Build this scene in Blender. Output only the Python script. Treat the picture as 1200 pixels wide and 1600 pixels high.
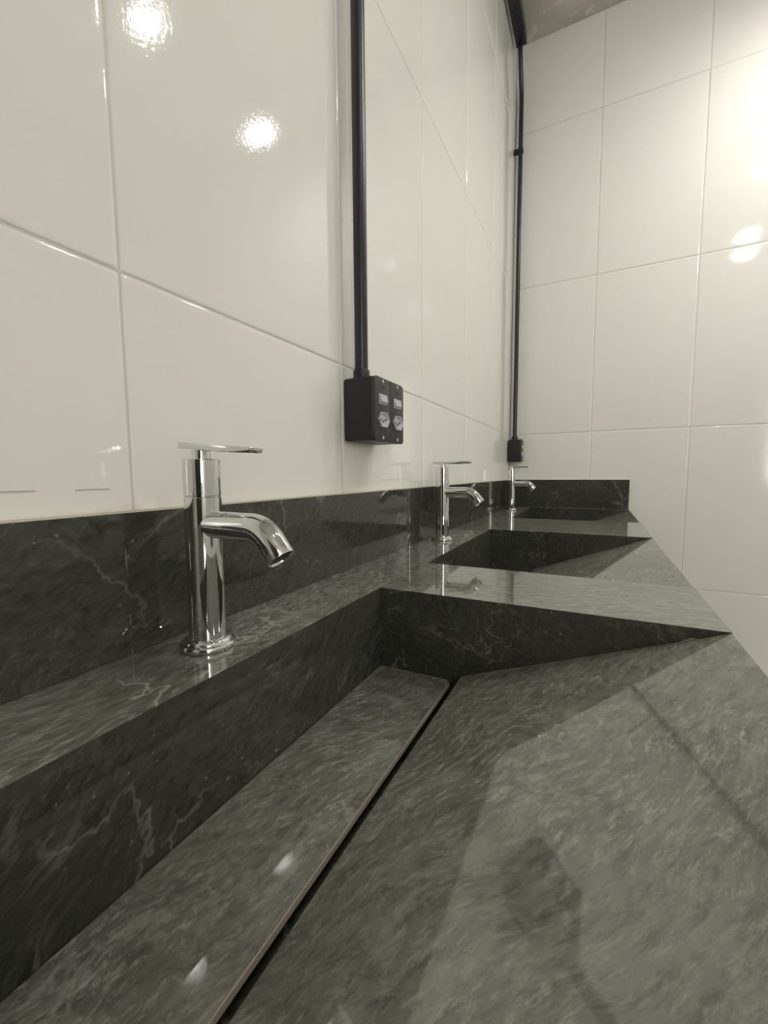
import bpy, bmesh, math, random
from mathutils import Vector, Matrix

# ------------------------------------------------------------------ scene, camera, light
for o in list(bpy.data.objects):
    bpy.data.objects.remove(o, do_unlink=True)
S = bpy.context.scene
C = S.collection
S.view_settings.view_transform = 'Standard'
S.view_settings.look = 'None'
S.view_settings.gamma = 1
S.view_settings.use_curve_mapping = False
S.view_settings.exposure = 0.66

CAM_X, CAM_Z = 0.3455, 0.1453
YAW, PITCH, ROLL, FPX = 0.4678, -0.0902, -0.0073, 659.3
cd = bpy.data.cameras.new('camera')
cam = bpy.data.objects.new('camera', cd)
C.objects.link(cam)
f = Vector((-math.sin(YAW)*math.cos(PITCH), math.cos(YAW)*math.cos(PITCH), math.sin(PITCH)))
r = Vector((math.cos(YAW), math.sin(YAW), 0))
u = r.cross(f)
cr, sr = math.cos(ROLL), math.sin(ROLL)
R3, U3 = cr*r + sr*u, -sr*r + cr*u
M = Matrix((R3, U3, -f)).transposed().to_4x4()
M.translation = (CAM_X, 0, CAM_Z)
cam.matrix_world = M
cd.sensor_fit = 'VERTICAL'
cd.sensor_height = 36
cd.lens = FPX/1600*36
cd.clip_start = 0.005
S.camera = cam

w = bpy.data.worlds.new('world')
S.world = w
w.use_nodes = True
w.node_tree.nodes['Background'].inputs[0].default_value = (1, 0.98, 0.94, 1)
w.node_tree.nodes['Background'].inputs[1].default_value = 0.0

BULB = 222.0                     # emission of every bulb in the ceiling row
BULB_DIM = 105.0                 # the row's weaker lamp, farthest from the far wall
BULB_COL = (1.0, 0.975, 0.94)
LAMPS = [(1.02, 1.52), (1.04, 0.99), (1.15, 0.14)]
LAMP_Z = 1.61

# room planes (z = 0 is the counter top)
YW, YB, XR, ZC, ZF = 1.9003, -1.55, 2.25, 1.841, -0.88
TW, TH = 0.3259, 0.6
JY, JX, JZ = 0.2203, 0.3151, 0.3074

FILL_GLOW = 9.0                     # glow of the added window pane, fill light for the room

# ------------------------------------------------------------------ node helpers
def mat(name):
    m = bpy.data.materials.new(name)
    m.use_nodes = True
    nt = m.node_tree
    b = nt.nodes['Principled BSDF']
    return m, nt, b

def N(nt, typ, **kw):
    n = nt.nodes.new(typ)
    for k, v in kw.items():
        if k in n.inputs.keys():
            n.inputs[k].default_value = v
        else:
            setattr(n, k, v)
    return n

def ramp(nt, src, stops, interp='LINEAR'):
    n = nt.nodes.new('ShaderNodeValToRGB')
    n.color_ramp.interpolation = interp
    e = n.color_ramp.elements
    while len(e) > 1: e.remove(e[-1])
    e[0].position, e[0].color = stops[0][0], stops[0][1]
    for p, c in stops[1:]:
        x = e.new(p); x.color = c
    nt.links.new(src, n.inputs['Fac'])
    return n.outputs['Color']

def g(v): return (v, v, v, 1)

def mixc(nt, fac, a, b, mode='MIX'):
    n = nt.nodes.new('ShaderNodeMix'); n.data_type = 'RGBA'; n.blend_type = mode
    for s, v in ((0, fac), (6, a), (7, b)):
        if hasattr(v, 'is_output'): nt.links.new(v, n.inputs[s])
        else: n.inputs[s].default_value = v
    return n.outputs[2]

def plain(name, col, rough=0.4, metal=0.0, bump=None, spec=0.5, ior=1.5):
    m, nt, b = mat(name)
    tc = N(nt, 'ShaderNodeTexCoord')
    no = N(nt, 'ShaderNodeTexNoise', Scale=60.0, Detail=4.0)
    nt.links.new(tc.outputs['Object'], no.inputs['Vector'])
    c = mixc(nt, no.outputs['Fac'], (col[0]*.93, col[1]*.93, col[2]*.93, 1), (min(1, col[0]*1.07), min(1, col[1]*1.07), min(1, col[2]*1.07), 1))
    nt.links.new(c, b.inputs['Base Color'])
    b.inputs['Roughness'].default_value = rough
    b.inputs['Metallic'].default_value = metal
    b.inputs['IOR'].default_value = ior
    if bump:
        bn = N(nt, 'ShaderNodeBump'); bn.inputs['Distance'].default_value = bump[1]; bn.inputs['Strength'].default_value = 1
        n2 = N(nt, 'ShaderNodeTexNoise', Scale=bump[0], Detail=3.0)
        nt.links.new(tc.outputs['Object'], n2.inputs['Vector'])
        nt.links.new(n2.outputs['Fac'], bn.inputs['Height'])
        nt.links.new(bn.outputs['Normal'], b.inputs['Normal'])
    return m

def tile_material():
    m, nt, b = mat('glossy_cream_tile')
    tc = N(nt, 'ShaderNodeTexCoord')
    n0 = N(nt, 'ShaderNodeTexNoise', Scale=2.2, Detail=2.0)
    nt.links.new(tc.outputs['Object'], n0.inputs['Vector'])
    c = mixc(nt, n0.outputs['Fac'], (0.80, 0.785, 0.725, 1), (0.83, 0.82, 0.765, 1))
    nt.links.new(c, b.inputs['Base Color'])
    b.inputs['Roughness'].default_value = 0.045
    b.inputs['IOR'].default_value = 1.52
    n1 = N(nt, 'ShaderNodeTexNoise', Scale=240.0, Detail=2.0)
    n2 = N(nt, 'ShaderNodeTexNoise', Scale=7.0, Detail=1.0)
    for n in (n1, n2): nt.links.new(tc.outputs['Object'], n.inputs['Vector'])
    b1 = N(nt, 'ShaderNodeBump'); b1.inputs['Distance'].default_value = 0.00007
    b2 = N(nt, 'ShaderNodeBump'); b2.inputs['Distance'].default_value = 0.0006
    nt.links.new(n1.outputs['Fac'], b1.inputs['Height'])
    nt.links.new(n2.outputs['Fac'], b2.inputs['Height'])
    nt.links.new(b2.outputs['Normal'], b1.inputs['Normal'])
    nt.links.new(b1.outputs['Normal'], b.inputs['Normal'])
    return m

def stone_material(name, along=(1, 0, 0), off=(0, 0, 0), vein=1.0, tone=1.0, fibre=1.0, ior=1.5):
    """polished dark grey-green slate-look porcelain: fine fibrous streaks, pale veins, dark cracks"""
    m, nt, b = mat(name)
    tc = N(nt, 'ShaderNodeTexCoord')
    mp = N(nt, 'ShaderNodeMapping')
    mp.inputs['Rotation'].default_value = Vector(along).normalized().rotation_difference(Vector((1, 0, 0))).to_euler()
    mp.inputs['Location'].default_value = off
    nt.links.new(tc.outputs['Object'], mp.inputs['Vector'])
    def warp(vec, s, amt, d=2.0):
        wn = N(nt, 'ShaderNodeTexNoise', Scale=s, Detail=d, Roughness=0.55)
        nt.links.new(vec, wn.inputs['Vector'])
        sub = N(nt, 'ShaderNodeVectorMath', operation='SUBTRACT'); sub.inputs[1].default_value = (.5, .5, .5)
        nt.links.new(wn.outputs['Color'], sub.inputs[0])
        sc = N(nt, 'ShaderNodeVectorMath', operation='SCALE'); sc.inputs['Scale'].default_value = amt
        nt.links.new(sub.outputs[0], sc.inputs[0])
        add = N(nt, 'ShaderNodeVectorMath', operation='ADD')
        nt.links.new(vec, add.inputs[0]); nt.links.new(sc.outputs[0], add.inputs[1])
        return add.outputs[0]
    V = warp(warp(mp.outputs['Vector'], 5.0, 0.09), 40.0, 0.008)
    st = N(nt, 'ShaderNodeMapping'); st.inputs['Scale'].default_value = (1.0, 3.2, 3.2)
    nt.links.new(V, st.inputs['Vector'])
    W = st.outputs['Vector']
    def noise(vec, s, d=5.0, ro=0.6, di=0.0, off=None):
        if off:
            o = N(nt, 'ShaderNodeVectorMath', operation='ADD'); o.inputs[1].default_value = off
            nt.links.new(vec, o.inputs[0]); vec = o.outputs[0]
        n = N(nt, 'ShaderNodeTexNoise', Scale=s, Detail=d, Roughness=ro, Distortion=di)
        nt.links.new(vec, n.inputs['Vector']); return n.outputs['Fac']
    def mul(x, y):
        n = N(nt, 'ShaderNodeMath', operation='MULTIPLY')
        for i, v in enumerate((x, y)):
            if hasattr(v, 'is_output'): nt.links.new(v, n.inputs[i])
            else: n.inputs[i].default_value = v
        return n.outputs[0]
    t = tone
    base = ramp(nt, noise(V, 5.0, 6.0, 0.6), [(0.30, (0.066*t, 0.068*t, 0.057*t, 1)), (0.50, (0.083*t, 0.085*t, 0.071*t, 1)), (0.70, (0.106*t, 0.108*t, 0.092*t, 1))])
    # dark grain and light fibres along the cleavage
    dk = ramp(nt, noise(W, 44.0, 8.0, 0.78, 0, (3, 1, 7)), [(0.38, g(0.68)), (0.53, g(0))])
    c = mixc(nt, dk, base, (0.036*t, 0.038*t, 0.029*t, 1))
    fb = ramp(nt, noise(W, 60.0, 8.0, 0.8), [(0.50, g(0)), (0.66, g(1))])
    fm = ramp(nt, noise(V, 7.0, 3.0, 0.5, 0, (9, 2, 1)), [(0.42, g(0.35*fibre)), (0.62, g(0.75*fibre))])
    c = mixc(nt, mul(fb, fm), c, (0.245*t, 0.245*t, 0.21*t, 1))
    f4 = ramp(nt, noise(W, 15.0, 6.0, 0.7, 0, (4, 4, 4)), [(0.54, g(0)), (0.66, g(0.45*fibre))])
    c = mixc(nt, f4, c, (0.17*t, 0.17*t, 0.145*t, 1))
    # thin wavy lines
    l1 = ramp(nt, noise(W, 7.0, 4.0, 0.5), [(0.486, g(0)), (0.498, g(1)), (0.502, g(1)), (0.514, g(0))])
    m1 = ramp(nt, noise(V, 10.0, 3.0, 0.5, 0, (5, 5, 0)), [(0.52, g(0)), (0.64, g(0.5*fibre))])
    c = mixc(nt, mul(l1, m1), c, (0.30, 0.295, 0.25, 1))
    # pale crossing veins
    l2 = ramp(nt, noise(V, 3.4, 6.0, 0.6), [(0.492, g(0)), (0.4985, g(1)), (0.5015, g(1)), (0.508, g(0))])
    m2 = ramp(nt, noise(V, 6.0, 2.0, 0.5, 0, (1, 8, 3)), [(0.46, g(0)), (0.58, g(0.75*vein))])
    c = mixc(nt, mul(l2, m2), c, (0.44, 0.43, 0.37, 1))
    # dark cracks
    l3 = ramp(nt, noise(V, 4.2, 5.0, 0.6, 0, (7, 3, 2)), [(0.490, g(0)), (0.498, g(1)), (0.502, g(1)), (0.507, g(0))])
    m3 = ramp(nt, noise(V, 8.0, 2.0, 0.5, 0, (2, 2, 9)), [(0.53, g(0)), (0.62, g(0.8*vein))])
    c = mixc(nt, mul(l3, m3), c, (0.022, 0.022, 0.018, 1))
    # small light flecks
    fl = ramp(nt, noise(V, 190.0, 2.0, 0.5), [(0.70, g(0)), (0.76, g(0.6))])
    fk = ramp(nt, noise(V, 13.0, 2.0), [(0.46, g(0)), (0.62, g(1))])
    c = mixc(nt, mul(fl, fk), c, (0.42, 0.41, 0.35, 1))
    nt.links.new(c, b.inputs['Base Color'])
    b.inputs['Roughness'].default_value = 0.04
    b.inputs['IOR'].default_value = ior
    bn = N(nt, 'ShaderNodeBump'); bn.inputs['Distance'].default_value = 0.000012
    nt.links.new(noise(V, 90.0, 2.0), bn.inputs['Height'])
    nt.links.new(bn.outputs['Normal'], b.inputs['Normal'])
    return m

def concrete_material():
    m, nt, b = mat('rough_concrete')
    tc = N(nt, 'ShaderNodeTexCoord')
    n0 = N(nt, 'ShaderNodeTexNoise', Scale=9.0, Detail=8.0, Roughness=0.6)
    n1 = N(nt, 'ShaderNodeTexNoise', Scale=16.0, Detail=3.0, Distortion=1.2)
    for n in (n0, n1): nt.links.new(tc.outputs['Object'], n.inputs['Vector'])
    c = ramp(nt, n0.outputs['Fac'], [(0.3, (0.50, 0.485, 0.43, 1)), (0.7, (0.64, 0.62, 0.56, 1))])
    p = ramp(nt, n1.outputs['Fac'], [(0.60, g(0)), (0.66, g(0.6))])
    c = mixc(nt, p, c, (0.78, 0.77, 0.70, 1))
    nt.links.new(c, b.inputs['Base Color'])
    b.inputs['Roughness'].default_value = 0.75
    bn = N(nt, 'ShaderNodeBump'); bn.inputs['Distance'].default_value = 0.004
    nt.links.new(n1.outputs['Fac'], bn.inputs['Height'])
    nt.links.new(bn.outputs['Normal'], b.inputs['Normal'])
    return m

def emit(name, col, s):
    m, nt, b = mat(name)
    b.inputs['Base Color'].default_value = (*col, 1)
    b.inputs['Emission Color'].default_value = (*col, 1)
    b.inputs['Emission Strength'].default_value = s
    return m

TILE = tile_material()
GROUT = plain('pale_grout', (0.62, 0.60, 0.53), 0.7, bump=(400, .0003))
STONE_LEDGE = stone_material('slate_ledge', (-.1, 1, 0), (0.3, 0.1, 0), vein=1.2, tone=1.9, fibre=1.3, ior=1.9)
STONE_DECK = stone_material('slate_deck', (1, .15, 0), (0.9, 3.1, 0), vein=.3, tone=2.3, fibre=.5, ior=2.0)  # lighter tone stands in for the pale wall reflection on the deck
STONE_SHADED = stone_material('slate_panel_shaded', (0.25, .85, .55), (2.1, 0.7, 0.4), vein=.35, tone=0.60, fibre=.7, ior=1.45)  # same slate, shade of upright faces and troughs put into its colour
STONE_RAMP = stone_material('slate_ramp', (.5, .87, .18), (1.3, 2.2, 0), vein=0.12, tone=2.05, ior=1.8)
STONE_COVER = stone_material('slate_cover', (.35, .94, 0), (4.3, 0.2, 1.0), vein=0.5, tone=1.8, fibre=1.0, ior=1.5)
EDGE = plain('raw_porcelain_edge', (0.36, 0.31, 0.25), 0.45)
CAULK = plain('cream_caulk', (0.62, 0.58, 0.46), 0.5)
CHROME = plain('chrome', (0.74, 0.745, 0.76), 0.035, 1.0)
CHROME_D = plain('aerator_black', (0.03, 0.03, 0.03), 0.5)
BLACK = plain('black_plastic', (0.013, 0.014, 0.016), 0.42, bump=(900, .00008))
PLATE = plain('faceplate_black', (0.045, 0.042, 0.042), 0.5, bump=(900, .00006))
PIPE = plain('black_conduit', (0.017, 0.019, 0.023), 0.33)
WHITE = plain('white_plastic', (0.50, 0.51, 0.55), 0.35)
STEEL = plain('zinc_steel', (0.75, 0.75, 0.75), 0.25, 1.0)
HOLE = plain('dark_hole', (0.01, 0.01, 0.01), 0.8)
CONC = concrete_material()
FLOORM = plain('grey_floor', (0.33, 0.32, 0.29), 0.25)
DOORM = plain('added_black_door', (0.015, 0.015, 0.016), 0.35)
REDM = plain('added_post_red', (0.16, 0.02, 0.018), 0.4)
BULBM = emit('lit_bulb', BULB_COL, BULB)
FILL_PANE = emit('added_fill_glass', (1.0, 0.985, 0.95), FILL_GLOW)
BULBD = emit('weak_lit_bulb', BULB_COL, BULB_DIM)
HOLDER = plain('white_lamp_holder', (0.75, 0.75, 0.73), 0.4)
PENCIL = plain('pencil_grey', (0.48, 0.46, 0.41), 0.7)

# ------------------------------------------------------------------ object helpers
def obj(name, bm, m, parent=None, smooth=None, kind=None):
    me = bpy.data.meshes.new(name)
    bmesh.ops.recalc_face_normals(bm, faces=bm.faces[:])
    bm.to_mesh(me); bm.free()
    for x in (m if isinstance(m, (list, tuple)) else [m]):
        me.materials.append(x)
    if smooth is not None:
        for p in me.polygons: p.use_smooth = True
        me.set_sharp_from_angle(angle=math.radians(smooth))
    o = bpy.data.objects.new(name, me)
    C.objects.link(o)
    if parent: o.parent = parent
    if kind: o['kind'] = kind
    return o

def thing(name, label, cat, loc=(0, 0, 0), group=None):
    o = bpy.data.objects.new(name, None)
    o.empty_display_size = 0.03
    C.objects.link(o)
    o.location = loc
    o['label'] = label; o['category'] = cat
    if group: o['group'] = group
    return o

def dup(root, loc, label):
    r = root.copy(); C.objects.link(r); r.location = loc; r['label'] = label
    for ch in list(root.children):
        c = ch.copy(); C.objects.link(c); c.parent = r
        for g2 in ch.children:
            d = g2.copy(); C.objects.link(d); d.parent = c
    return r

def box(bm, x0, x1, y0, y1, z0, z1, mi=0):
    v = [bm.verts.new((x, y, z)) for x in (x0, x1) for y in (y0, y1) for z in (z0, z1)]
    for q in ((0, 1, 3, 2), (4, 6, 7, 5), (0, 4, 5, 1), (2, 3, 7, 6), (0, 2, 6, 4), (1, 5, 7, 3)):
        fc = bm.faces.new([v[i] for i in q]); fc.material_index = mi
    return v

def bevel(bm, w, seg=2, edges=None):
    bmesh.ops.bevel(bm, geom=edges or bm.edges[:], offset=w, segments=seg, profile=0.5, affect='EDGES')

def rbox(x0, x1, y0, y1, z0, z1, w=0.001, seg=2):
    bm = bmesh.new(); box(bm, x0, x1, y0, y1, z0, z1); bevel(bm, w, seg); return bm

def prism(bm, pts, y0, y1, mi=0):
    """xz outline pushed along y"""
    a = [bm.verts.new((x, y0, z)) for x, z in pts]
    b = [bm.verts.new((x, y1, z)) for x, z in pts]
    n = len(pts)
    bm.faces.new(a).material_index = mi
    bm.faces.new(b[::-1]).material_index = mi
    for i in range(n):
        bm.faces.new((a[i], b[i], b[(i+1) % n], a[(i+1) % n])).material_index = mi

def lathe(bm, prof, seg=48, cx=0, cy=0):
    rings = []
    for rr, z in prof:
        if rr < 1e-6: rings.append([bm.verts.new((cx, cy, z))])
        else: rings.append([bm.verts.new((cx+rr*math.cos(2*math.pi*i/seg), cy+rr*math.sin(2*math.pi*i/seg), z)) for i in range(seg)])
    for a, b in zip(rings, rings[1:]):
        for i in range(seg):
            j = (i+1) % seg
            if len(a) == 1 and len(b) == 1: continue
            if len(a) == 1: bm.faces.new((a[0], b[i], b[j]))
            elif len(b) == 1: bm.faces.new((a[i], b[0], a[j]))
            else: bm.faces.new((a[i], b[i], b[j], a[j]))

def tube(bm, path, rad, seg=32, cap=True):
    rings = []
    n = len(path)
    rads = rad if isinstance(rad, (list, tuple)) else [rad]*n
    P = [Vector(p) for p in path]
    ref = None
    for i, p in enumerate(P):
        t = (P[min(i+1, n-1)]-P[max(i-1, 0)]).normalized()
        if ref is None:
            ref = Vector((0, 1, 0)) if abs(t.y) < .9 else Vector((1, 0, 0))
        a = (ref - t*ref.dot(t)).normalized(); b = t.cross(a); ref = a
        rings.append([bm.verts.new(p + rads[i]*(math.cos(2*math.pi*k/seg)*a + math.sin(2*math.pi*k/seg)*b)) for k in range(seg)])
    for A, B in zip(rings, rings[1:]):
        for k in range(seg):
            j = (k+1) % seg
            bm.faces.new((A[k], A[j], B[j], B[k]))
    if cap:
        bm.faces.new(rings[0][::-1]); bm.faces.new(rings[-1])
    return rings

# ------------------------------------------------------------------ the room shell
def tile_wall(name, M4, ur, vr, uj, vj, seed):
    """tiles in the local uv plane facing +w; M4 maps (u, v, w) to world. one mesh: tiles over a grout bed"""
    rnd = random.Random(seed)
    bm = bmesh.new()
    def cuts(lo, hi, j, step):
        k = math.ceil((lo-j)/step)
        c = [lo]
        while j+k*step < hi-1e-6:
            if j+k*step > lo+1e-6: c.append(j+k*step)
            k += 1
        return c+[hi]
    prof = [(0.0, 0.0013), (0.0004, 0.0007), (0.0014, 0.00028), (0.003, 0.00007), (0.006, 0.0)]
    us, vs = cuts(*ur, uj, TW), cuts(*vr, vj, TH)
    gp = 0.0008
    for a, b in zip(us, us[1:]):
        for c, d in zip(vs, vs[1:]):
            if b-a < .02 or d-c < .02: continue
            def line(lo, hi):
                lo += gp; hi -= gp
                return [(lo+p, q) for p, q in prof]+[(hi-p, q) for p, q in reversed(prof)]
            U, Vv = line(a, b), line(c, d)
            tu, tv, off = rnd.gauss(0, .0007), rnd.gauss(0, .0005), 0.0
            grid = []
            for x, dx in U:
                row = []
                for y, dy in Vv:
                    wv = -min(.0013, dx+dy) + tu*(x-(a+b)/2)+tv*(y-(c+d)/2) - .0002
                    row.append(bm.verts.new(M4 @ Vector((x, y, wv))))
                grid.append(row)
            for i in range(len(U)-1):
                for j in range(len(Vv)-1):
                    bm.faces.new((grid[i][j], grid[i+1][j], grid[i+1][j+1], grid[i][j+1]))
    nb = len(bm.faces)
    v = [bm.verts.new(M4 @ Vector((x, y, z))) for x in (ur[0], ur[1]) for y in (vr[0], vr[1]) for z in (-0.06, -0.0012)]
    for q in ((0, 1, 3, 2), (4, 6, 7, 5), (0, 4, 5, 1), (2, 3, 7, 6), (0, 2, 6, 4), (1, 5, 7, 3)):
        bm.faces.new([v[i] for i in q]).material_index = 1
    # orient tile faces outwards by hand
    nrm = (M4.to_3x3() @ Vector((0, 0, 1)))
    bm.normal_update()
    fl = [fc for fc in bm.faces if fc.material_index == 0 and fc.normal.dot(nrm) < 0]
    bmesh.ops.reverse_faces(bm, faces=fl)
    me = bpy.data.meshes.new(name); bm.to_mesh(me); bm.free()
    me.materials.append(TILE); me.materials.append(GROUT)
    for p in me.polygons: p.use_smooth = p.material_index == 0
    o = bpy.data.objects.new(name, me); C.objects.link(o); o['kind'] = 'structure'
    return o

def frame(o, ud, vd, wd):
    m = Matrix((Vector(ud), Vector(vd), Vector(wd))).transposed().to_4x4(); m.translation = o; return m

wall_l = tile_wall('wall_left', frame((0, 0, 0), (0, 1, 0), (0, 0, 1), (1, 0, 0)), (YB, YW), (ZF, ZC), JY, JZ, 4)
tile_wall('wall_far', frame((0, YW, 0), (1, 0, 0), (0, 0, 1), (0, -1, 0)), (0, XR), (ZF, ZC), JX, JZ, 7)
tile_wall('wall_right', frame((XR, 0, 0), (0, 1, 0), (0, 0, 1), (-1, 0, 0)), (YB, YW), (ZF, ZC), 0.1, JZ, 8)
tile_wall('wall_back', frame((0, YB, 0), (1, 0, 0), (0, 0, 1), (0, 1, 0)), (0, XR), (ZF, ZC), 0.2, JZ, 9)
bm = bmesh.new(); box(bm, -.06, XR+.06, YB-.06, YW+.06, ZC, ZC+.1)
obj('ceiling', bm, CONC, kind='structure')
bm = bmesh.new(); box(bm, -.06, XR+.06, YB-.06, YW+.06, ZF-.08, ZF)
obj('floor', bm, FLOORM, kind='structure')
# unseen door added behind the camera to darken a band in the chrome
bm = rbox(0.60, 1.68, YB+.001, YB+.035, ZF+.001, ZF+2.1, .003)
door = obj('added_door_1', bm, DOORM, kind='structure')
bm = bmesh.new(); tube(bm, [(1.60, YB+.03, .12), (1.60, YB+.08, .12), (1.48, YB+.08, .12)], .009, 16)
obj('added_door_handle', bm, STEEL, door, 40)


bm = rbox(0.44, 0.597, YB+.001, YB+.05, ZF+.001, ZF+2.14, .003)  # unseen red post, added for a red streak in the chrome
obj('added_red_post_1', bm, REDM, kind='structure')
# narrow frosted window added behind the camera as fill light, out of view
wx0, wx1, wz0, wz1 = 1.86, 2.20, .05, 1.35
bm = bmesh.new()
for q in ((wx0-.03, wx1+.03, wz0-.03, wz0), (wx0-.03, wx1+.03, wz1, wz1+.03), (wx0-.03, wx0, wz0, wz1), (wx1, wx1+.03, wz0, wz1)):
    box(bm, q[0], q[1], YB+.0005, YB+.03, q[2], q[3])
fill_win = obj('added_window_1', bm, HOLDER, kind='structure')
bm = bmesh.new(); box(bm, wx0, wx1, YB+.006, YB+.012, wz0, wz1); obj('added_fill_pane', bm, FILL_PANE, fill_win)

PENCIL_LINES = [((0.1321, 0.1355), (0.1514, 0.1354)), ((0.1766, 0.1351), (0.2015, 0.1352)), ((0.6771, 0.1343), (0.8188, 0.1347))]
# pencil marks the tilers left on the lower tiles
for (ya, za), (yb, zb_) in PENCIL_LINES:
    bm = bmesh.new()
    v = box(bm, .0001, .0004, ya, yb, za-.0003, za+.0003)
    for q in v:
        if q.co.y > (ya+yb)/2: q.co.z += zb_-za
    obj('pencil_mark', bm, PENCIL, wall_l)

# ------------------------------------------------------------------ counter
XF, XL = 0.4590, 0.1012           # front edge, basin back wall
T = 0.010
BASINS = [(0.012, 0.4715), (0.6375, 1.094), (1.406, 1.857)]
Y0 = -0.62                        # counter start behind the camera
YE = YW-.0006
ZB = -0.102                       # top of the drain covers
XS = 0.1955                       # right edge of the covers
XRB = 0.2083                      # foot of the ramp
SL = 0.3795
counter = thing('vanity_counter', 'long dark grey slate counter with three ramp basins along the white tiled wall', 'counter', (0, Y0, -0.18))
OFF = Vector((0, -Y0, 0.18))
def cpart(name, bm, m, parent=counter, smooth=None):
    if parent is counter:
        bmesh.ops.translate(bm, vec=OFF, verts=bm.verts[:])
        return obj(name, bm, m, parent, smooth)
    bmesh.ops.translate(bm, vec=OFF, verts=bm.verts[:])
    return obj(name, bm, m, parent, smooth)

def slab(x0, x1, y0, y1):
    """polished top with mitred sides in the shade-darkened slate"""
    bm = bmesh.new(); box(bm, x0, x1, y0, y1, -T, 0)
    bmesh.ops.recalc_face_normals(bm, faces=bm.faces[:])
    bm.normal_update()
    for fc in bm.faces: fc.material_index = 0 if fc.normal.z > .5 else 1
    return bm
cpart('back_ledge', slab(0.0006, XL, Y0, YE), [STONE_LEDGE, STONE_SHADED])
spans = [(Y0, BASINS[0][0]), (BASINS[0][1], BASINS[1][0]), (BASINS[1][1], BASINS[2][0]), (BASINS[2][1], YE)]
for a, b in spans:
    cpart('deck_slab', slab(XL+.0002, XF, a, b), [STONE_DECK, STONE_SHADED])
for a, b in BASINS:
    # trough: back wall, two end walls, floor
    bm = bmesh.new()
    box(bm, XL-T, XL, a-.0005, b+.0005, -.150, -T-.00002)
    prism(bm, [(XL+.0002, -T-.00002), (XF-.03, -T-.00002), (XRB+.004, -.14), (XRB+.004, -.150), (XL+.0002, -.150)], b, b+T)
    prism(bm, [(XL+.0002, -T-.00002), (XF-.03, -T-.00002), (XRB+.004, -.14), (XRB+.004, -.150), (XL+.0002, -.150)], a-T, a)
    box(bm, XL-T, XRB+.014, a-T, b+T, -.160, -.1501)
    bn = cpart('basin', bm, STONE_SHADED)
    # ramp slab
    t = 0.009
    zf = -(XF-XRB)*SL
    bm = bmesh.new()
    prism(bm, [(XRB, zf), (XF-.0003, -.0003), (XF-.0003, -.0003-t*1.06), (XRB+.004, zf-t)], a+.0004, b-.0004)
    bevel(bm, .0006, 1)
    cpart('basin_ramp', bm, STONE_RAMP, bn)
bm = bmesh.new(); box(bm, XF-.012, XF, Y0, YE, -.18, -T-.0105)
cpart('front_apron', bm, STONE_SHADED)
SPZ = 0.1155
cpart('backsplash', rbox(0.0006, 0.0106, Y0, YE, 0.0002, SPZ, .0005, 1), STONE_SHADED)
cpart('side_splash', rbox(0.0108, XF-.002, YE-.0102, YE-.0002, 0.0002, SPZ, .0005, 1), STONE_SHADED)
bm = bmesh.new(); box(bm, 0.0006, 0.0100, Y0, YE, SPZ+.0001, SPZ+.0012); box(bm, 0.0108, XF-.003, YE-.0096, YE-.0004, SPZ+.0001, SPZ+.0012)
cpart('caulk_line', bm, CAULK)

LBL = ['slate drain cover strip in the nearest basin, below the front faucet',
       'slate drain cover strip in the middle basin',
       'slate drain cover strip in the farthest basin by the side splash']
for i, (a, b) in enumerate(BASINS):
    t = thing('drain_cover', LBL[i], 'drain cover', (0.148, (a+b)/2, ZB-.048), 'stone drain covers in the basins')
    L = (b-a)/2-.0015
    bm = bmesh.new()
    xl, xr = XL+.0008-.148, XS-.148
    # plan outline with a clipped far corner
    pts = [(xl, -L), (xr-.0015, -L), (xr, -L+.002), (xr, L-.004), (xr-.003, L-.0005), (xl, L)]
    lo = [bm.verts.new((x, y, .0400)) for x, y in pts]; hi = [bm.verts.new((x, y, .048)) for x, y in pts]
    bm.faces.new(lo[::-1]); bm.faces.new(hi)
    for k in range(6):
        bm.faces.new((lo[k], lo[(k+1) % 6], hi[(k+1) % 6], hi[k]))
    bevel(bm, .0005, 1)
    obj('cover_slab', bm, STONE_COVER, t)
    obj('cut_edge', rbox(xr+.00005, xr+.0012, -L+.003, L-.006, .0425, .0476, .0003, 1), EDGE, t)
    for sy in (-.6, .6):
        obj('support_foot', rbox(-.03, .03, sy*L-.006, sy*L+.006, .0001, .0399, .001, 1), BLACK, t)

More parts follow.
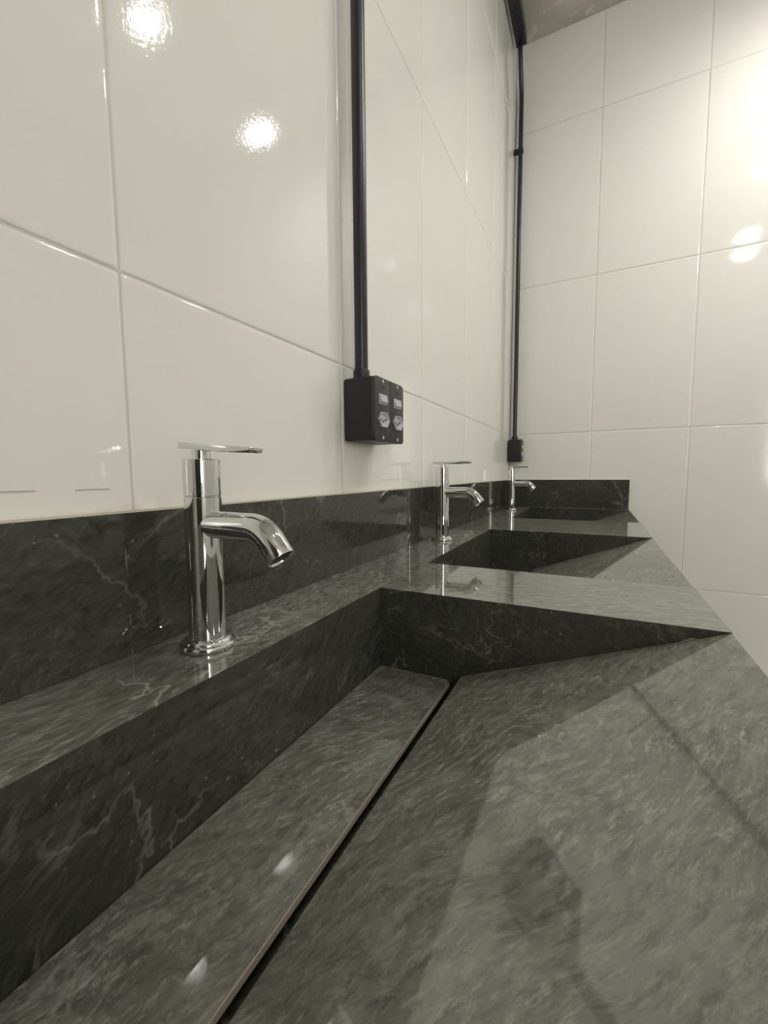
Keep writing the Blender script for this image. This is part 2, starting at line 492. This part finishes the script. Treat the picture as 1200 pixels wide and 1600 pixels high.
# ------------------------------------------------------------------ faucets
def make_faucet(loc, label):
    t = thing('basin_faucet', label, 'faucet', loc, 'chrome faucets along the counter')
    bm = bmesh.new(); lathe(bm, [(0, 0.0002), (.0222, .0002), (.0226, .0012), (.0226, .0036), (.0218, .0048), (.0195, .0056), (.0190, .0072), (.0178, .0084), (.0146, .0090), (0, .0090)])
    obj('base_flange', bm, CHROME, t, 35)
    bm = bmesh.new(); lathe(bm, [(0, .0088), (.0147, .0088), (.0147, .1268), (.0143, .1273), (0, .1273)])
    obj('column', bm, CHROME, t, 35)
    bm = bmesh.new(); lathe(bm, [(0, .1274), (.0140, .1274), (.0140, .1279), (.0147, .1284), (.0148, .1574), (.0144, .1579), (0, .1579)])
    obj('handle_cap', bm, CHROME, t, 35)
    bm = bmesh.new(); lathe(bm, [(0, .1578), (.0074, .1578), (.0074, .1655), (0, .1655)], 32)
    obj('handle_stem', bm, CHROME, t, 35)
    # flat lever, rounded heel, thinned tip
    bm = bmesh.new()
    pts = [(-.0205, -.006), (-.0175, -.0085), (.040, -.0088), (.0605, -.0072), (.0625, -.0045), (.0625, .0045), (.0605, .0072), (.040, .0088), (-.0175, .0085), (-.0205, .006)]
    lo = []; hi = []
    for x, y in pts:
        zt = .1707 if x < 0.03 else .1700
        zb = .1652 if x < 0.05 else .1658
        lo.append(bm.verts.new((x*.985, y*.93, zb))); hi.append(bm.verts.new((x, y, zt)))
    bm.faces.new(lo[::-1]); bm.faces.new(hi)
    n = len(pts)
    for k in range(n): bm.faces.new((lo[k], lo[(k+1) % n], hi[(k+1) % n], hi[k]))
    bevel(bm, .0007, 2)
    lev = obj('lever', bm, CHROME, t, 30)
    # spout: straight, bend, straight, all one tube leaving the column
    ang = math.radians(50); z0 = .1045; xs = .0525; Rb = .024
    path = [(.004, 0, z0), (.016, 0, z0), (.034, 0, z0)]
    for k in range(0, 15):
        a = ang*k/14
        path.append((xs+Rb*math.sin(a), 0, z0-Rb*(1-math.cos(a))))
    px, _, pz = path[-1]
    Lt = .0170
    path.append((px+Lt*math.cos(ang), 0, pz-Lt*math.sin(ang)))
    bm = bmesh.new(); rings = tube(bm, path, .0112, 40, cap=False)
    bm.faces.new(rings[0][::-1])
    d = Vector((math.cos(ang), 0, -math.sin(ang))); tip = Vector(path[-1])
    # rolled rim into the mouth
    ax = Vector((0, 1, 0)); bx = d.cross(ax)
    prev = rings[-1]
    for rr, dd in ((.0109, .0006), (.0102, .0006), (.0096, -.0002), (.0095, -.004)):
        ring = [bm.verts.new(tip + d*dd + rr*((v.co-tip).normalized())) for v in rings[-1]]
        for k in range(40): bm.faces.new((prev[k], prev[(k+1) % 40], ring[(k+1) % 40], ring[k]))
        prev = ring
    sp = obj('spout', bm, CHROME, t, 40)
    bm = bmesh.new()
    tube(bm, [tip-d*.0045, tip-d*.0012, tip-d*.0008], [.0094, .0094, .0088], 32)
    obj('aerator', bm, CHROME_D, sp, 35)
    return t

f0 = make_faucet((.0525, .2443, .0004), 'nearest and largest chrome faucet, over the front basin')
dup(f0, (.0450, .8770, 0), 'middle chrome faucet, standing past the double outlet box')
dup(f0, (.0470, 1.6950, 0), 'farthest chrome faucet, below the small outlet box in the corner')
f0.rotation_euler = (0, math.radians(.6), 0)      # the near one leans a touch and its lever sits loose
for c_ in f0.children:
    if c_.name.startswith('lever'):
        c_.matrix_local = Matrix.Translation((0, 0, .1665)) @ Matrix.Rotation(math.radians(4.0), 4, 'Y') @ Matrix.Translation((0, 0, -.1663))

# ------------------------------------------------------------------ outlet boxes
def faceplate(t, yc, xf, side, W=.049, H=.094):
    """one gang cover facing +x centred at (y yc, z 0)"""
    bm = bmesh.new()
    out = []
    for sy, sz, a0 in ((1, 1, 0), (-1, 1, 90), (-1, -1, 180), (1, -1, 270)):
        rc = .0060 if (side == 0 or sy == side) else .0010
        for k in range(7):
            an = math.radians(a0+15*k)
            out.append((yc+sy*(W/2-rc)+rc*math.cos(an), sz*(H/2-rc)+rc*math.sin(an)))
    lo = [bm.verts.new((xf, y, z)) for y, z in out]; mid = [bm.verts.new((xf+.0027, y, z)) for y, z in out]
    hi = [bm.verts.new((xf+.0035, yc+(y-yc)*.965, z*.982)) for y, z in out]
    bm.faces.new(lo); bm.faces.new(hi)
    for A, B in ((lo, mid), (mid, hi)):
        for k in range(len(out)): bm.faces.new((A[k], A[(k+1) % len(out)], B[(k+1) % len(out)], B[k]))
    p = obj('faceplate', bm, PLATE, t, 40)
    fx = xf+.0035
    # rocker switch
    bm = rbox(fx-.001, fx+.0012, yc-.0135, yc+.0135, .0075, .0225, .0006, 2)
    obj('switch_frame', bm, WHITE, p, 40)
    bm = bmesh.new()
    prism(bm, [(fx, .0088), (fx+.0014, .0088), (fx+.0036, .0115), (fx+.0018, .0213), (fx, .0213)], yc-.0115, yc+.0115)
    bevel(bm, .0003, 1)
    obj('rocker_switch', bm, WHITE, p)
    # hexagonal socket with a recessed well
    bm = bmesh.new()
    def hexa(rr, x):
        return [bm.verts.new((x, yc+rr*1.0*math.cos(math.pi/3*k), -.0150+rr*.74*math.sin(math.pi/3*k))) for k in range(6)]
    hs = [hexa(.0172, fx-.001), hexa(.0172, fx+.0030), hexa(.0168, fx+.0036), hexa(.0148, fx+.0036), hexa(.0142, fx+.0030), hexa(.0118, fx+.0003)]
    for a, b in zip(hs, hs[1:]):
        for k in range(6): bm.faces.new((a[k], a[(k+1) % 6], b[(k+1) % 6], b[k]))
    bm.faces.new(hs[-1])
    so = obj('socket', bm, WHITE, p)
    for dy, dz in ((-.0062, 0), (.0062, 0), (0, -.0024)):
        bm = bmesh.new(); tube(bm, [(fx+.0002, yc+dy, -.0150+dz), (fx+.0007, yc+dy, -.0150+dz)], .0018, 14)
        o = obj('pin_hole', bm, HOLE, p)
    for dz in (.0415, -.0415):
        bm = bmesh.new(); tube(bm, [(fx-.0002, yc, dz), (fx+.0007, yc, dz), (fx+.0011, yc, dz)], [.0027, .0027, .0018], 14)
        obj('screw', bm, STEEL, p, 40)
    bm = bmesh.new()
    for k in (-1, 0, 1): box(bm, fx-.0002, fx+.0004, yc+k*.0042-.0016, yc+k*.0042+.0016, .0310, .0338)
    obj('embossed_mark', bm, BLACK, p)

def outlet_box(loc, gangs, label, gapw=.0505):
    """box on the left wall: loc = centre on the wall plane"""
    t = thing('outlet_box', label, 'outlet box', loc, 'black outlet boxes at the ends of the conduits')
    Wt = gapw*gangs; d = .0515
    bm = bmesh.new(); box(bm, .0004, d, -Wt/2, Wt/2, -.0465, .0465)
    bevel(bm, .0045, 4)
    obj('box_body', bm, BLACK, t, 40)
    for k in range(gangs):
        faceplate(t, (k-(gangs-1)/2)*gapw, d-.0006, 0 if gangs == 1 else (-1, 1)[k])
    return t
B1 = (0.0, .6005, .2410)
outlet_box(B1, 2, 'black double outlet box with two switches and hexagonal sockets on left wall')
B2 = (0.0035, 1.8640, .2380)
outlet_box(B2, 1, 'small black single outlet box in the far corner', .049)

# ------------------------------------------------------------------ conduits
CHZ = 1.765                       # underside of the perforated channel
def conduit(label, x, y, zb, top_path, clampz, rr=.0100):
    t = thing('conduit', label, 'conduit', (x, y, zb), 'black conduits dropping to the outlet boxes')
    bm = bmesh.new()
    path = [(0, 0, .0001), (0, 0, .3), (0, 0, .8)]+[(a-x, b-y, c-zb) for a, b, c in top_path]
    tube(bm, path, rr, 32)
    obj('pipe', bm, PIPE, t, 40)
    bm = bmesh.new(); lathe(bm, [(rr+.0002, .0002), (.0135, .0002), (.0135, .002), (.0125, .003), (.0125, .0120), (.0118, .0132), (rr+.0002, .0135)], 32)
    obj('coupling', bm, BLACK, t, 35)
    for cz in clampz:
        bm = bmesh.new(); lathe(bm, [(rr+.0002, -.008), (rr+.0028, -.008), (rr+.0028, .008), (rr+.0002, .008)], 32)
        box(bm, -x+.0006, -rr-.0002, -.006, .006, -.008, .008)
        bmesh.ops.translate(bm, vec=(0, 0, cz-zb), verts=bm.verts[:])
        obj('clamp', bm, BLACK, t, 35)
    return t
conduit('straight black conduit rising from the double outlet box on the left wall', .0215, .5695, B1[2]+.0468, [(.0215, .5695, CHZ-.002)], [1.25])
P2 = (.0265, 1.8640)
up = []
for k in range(0, 13):
    s = k/12; e = s*s*(3-2*s)
    up.append((P2[0]+.002*e, P2[1]-.060*e, 1.60+.163*s))
conduit('thin black conduit in the far corner, bending near the ceiling', P2[0], P2[1], B2[2]+.0468, up, [1.425], .0085)

# perforated channel under the ceiling, along the left wall
ch = thing('cable_channel', 'black perforated metal cable channel under the ceiling along the left wall', 'cable channel', (.031, .2, CHZ))
bm = bmesh.new()
L = 1.615
hw, hh, tk = .019, .038, .0016
box(bm, -hw, -hw+tk, 0, L, 0, hh); box(bm, hw-tk, hw, 0, L, 0, hh); box(bm, -hw+tk, hw-tk, 0, L, 0, tk)
box(bm, -hw+tk, hw-tk, L-tk, L, tk, hh)
obj('channel_body', bm, PIPE, ch)
bm = bmesh.new()
k = 0
while .02+k*.03 < L-.01:
    yy = .02+k*.03
    tube(bm, [(0, yy, -.0003), (0, yy, .0002)], .0042, 12)
    k += 1
obj('perforation', bm, HOLE, ch)['kind'] = 'stuff'
for yy in (.15, .85, 1.45):
    bm = bmesh.new(); box(bm, -.006, .006, yy-.006, yy+.006, tk, ZC-CHZ-.0005)
    obj('hanger', bm, STEEL, ch)

# ------------------------------------------------------------------ lamps
LL = ['spot lamp nearest the far wall', 'middle spot lamp of the row', 'spot lamp farthest from the far wall']
lamp0 = None
for i, (lx, ly) in enumerate(LAMPS):
    lab = 'white cylindrical %s, hanging from the ceiling' % LL[i]
    if lamp0 is None:
        lamp0 = thing('ceiling_lamp', lab, 'lamp', (lx, ly, ZC-.0004), 'spot lamps hanging from the ceiling')
        bm = bmesh.new(); lathe(bm, [(0, 0), (.045, 0), (.045, -.012), (.040, -.018), (.008, -.022), (.006, -.150), (.030, -.154), (.047, -.166), (.048, -.228), (.0445, -.230), (.0425, -.224), (0, -.222)], 40)
        obj('lamp_holder', bm, HOLDER, lamp0, 40)
        bm = bmesh.new(); lathe(bm, [(0, -.2225), (.041, -.2245), (.0405, -.230), (.034, -.236), (.024, -.2405), (.012, -.243), (0, -.244)], 40)
        obj('bulb', bm, BULBM, lamp0, 60)
    else:
        l2 = dup(lamp0, (lx, ly, ZC-.0004), lab)
        if i == 2:
            for c_ in l2.children:
                if c_.name.startswith('bulb'):
                    c_.data = c_.data.copy(); c_.data.materials[0] = BULBD
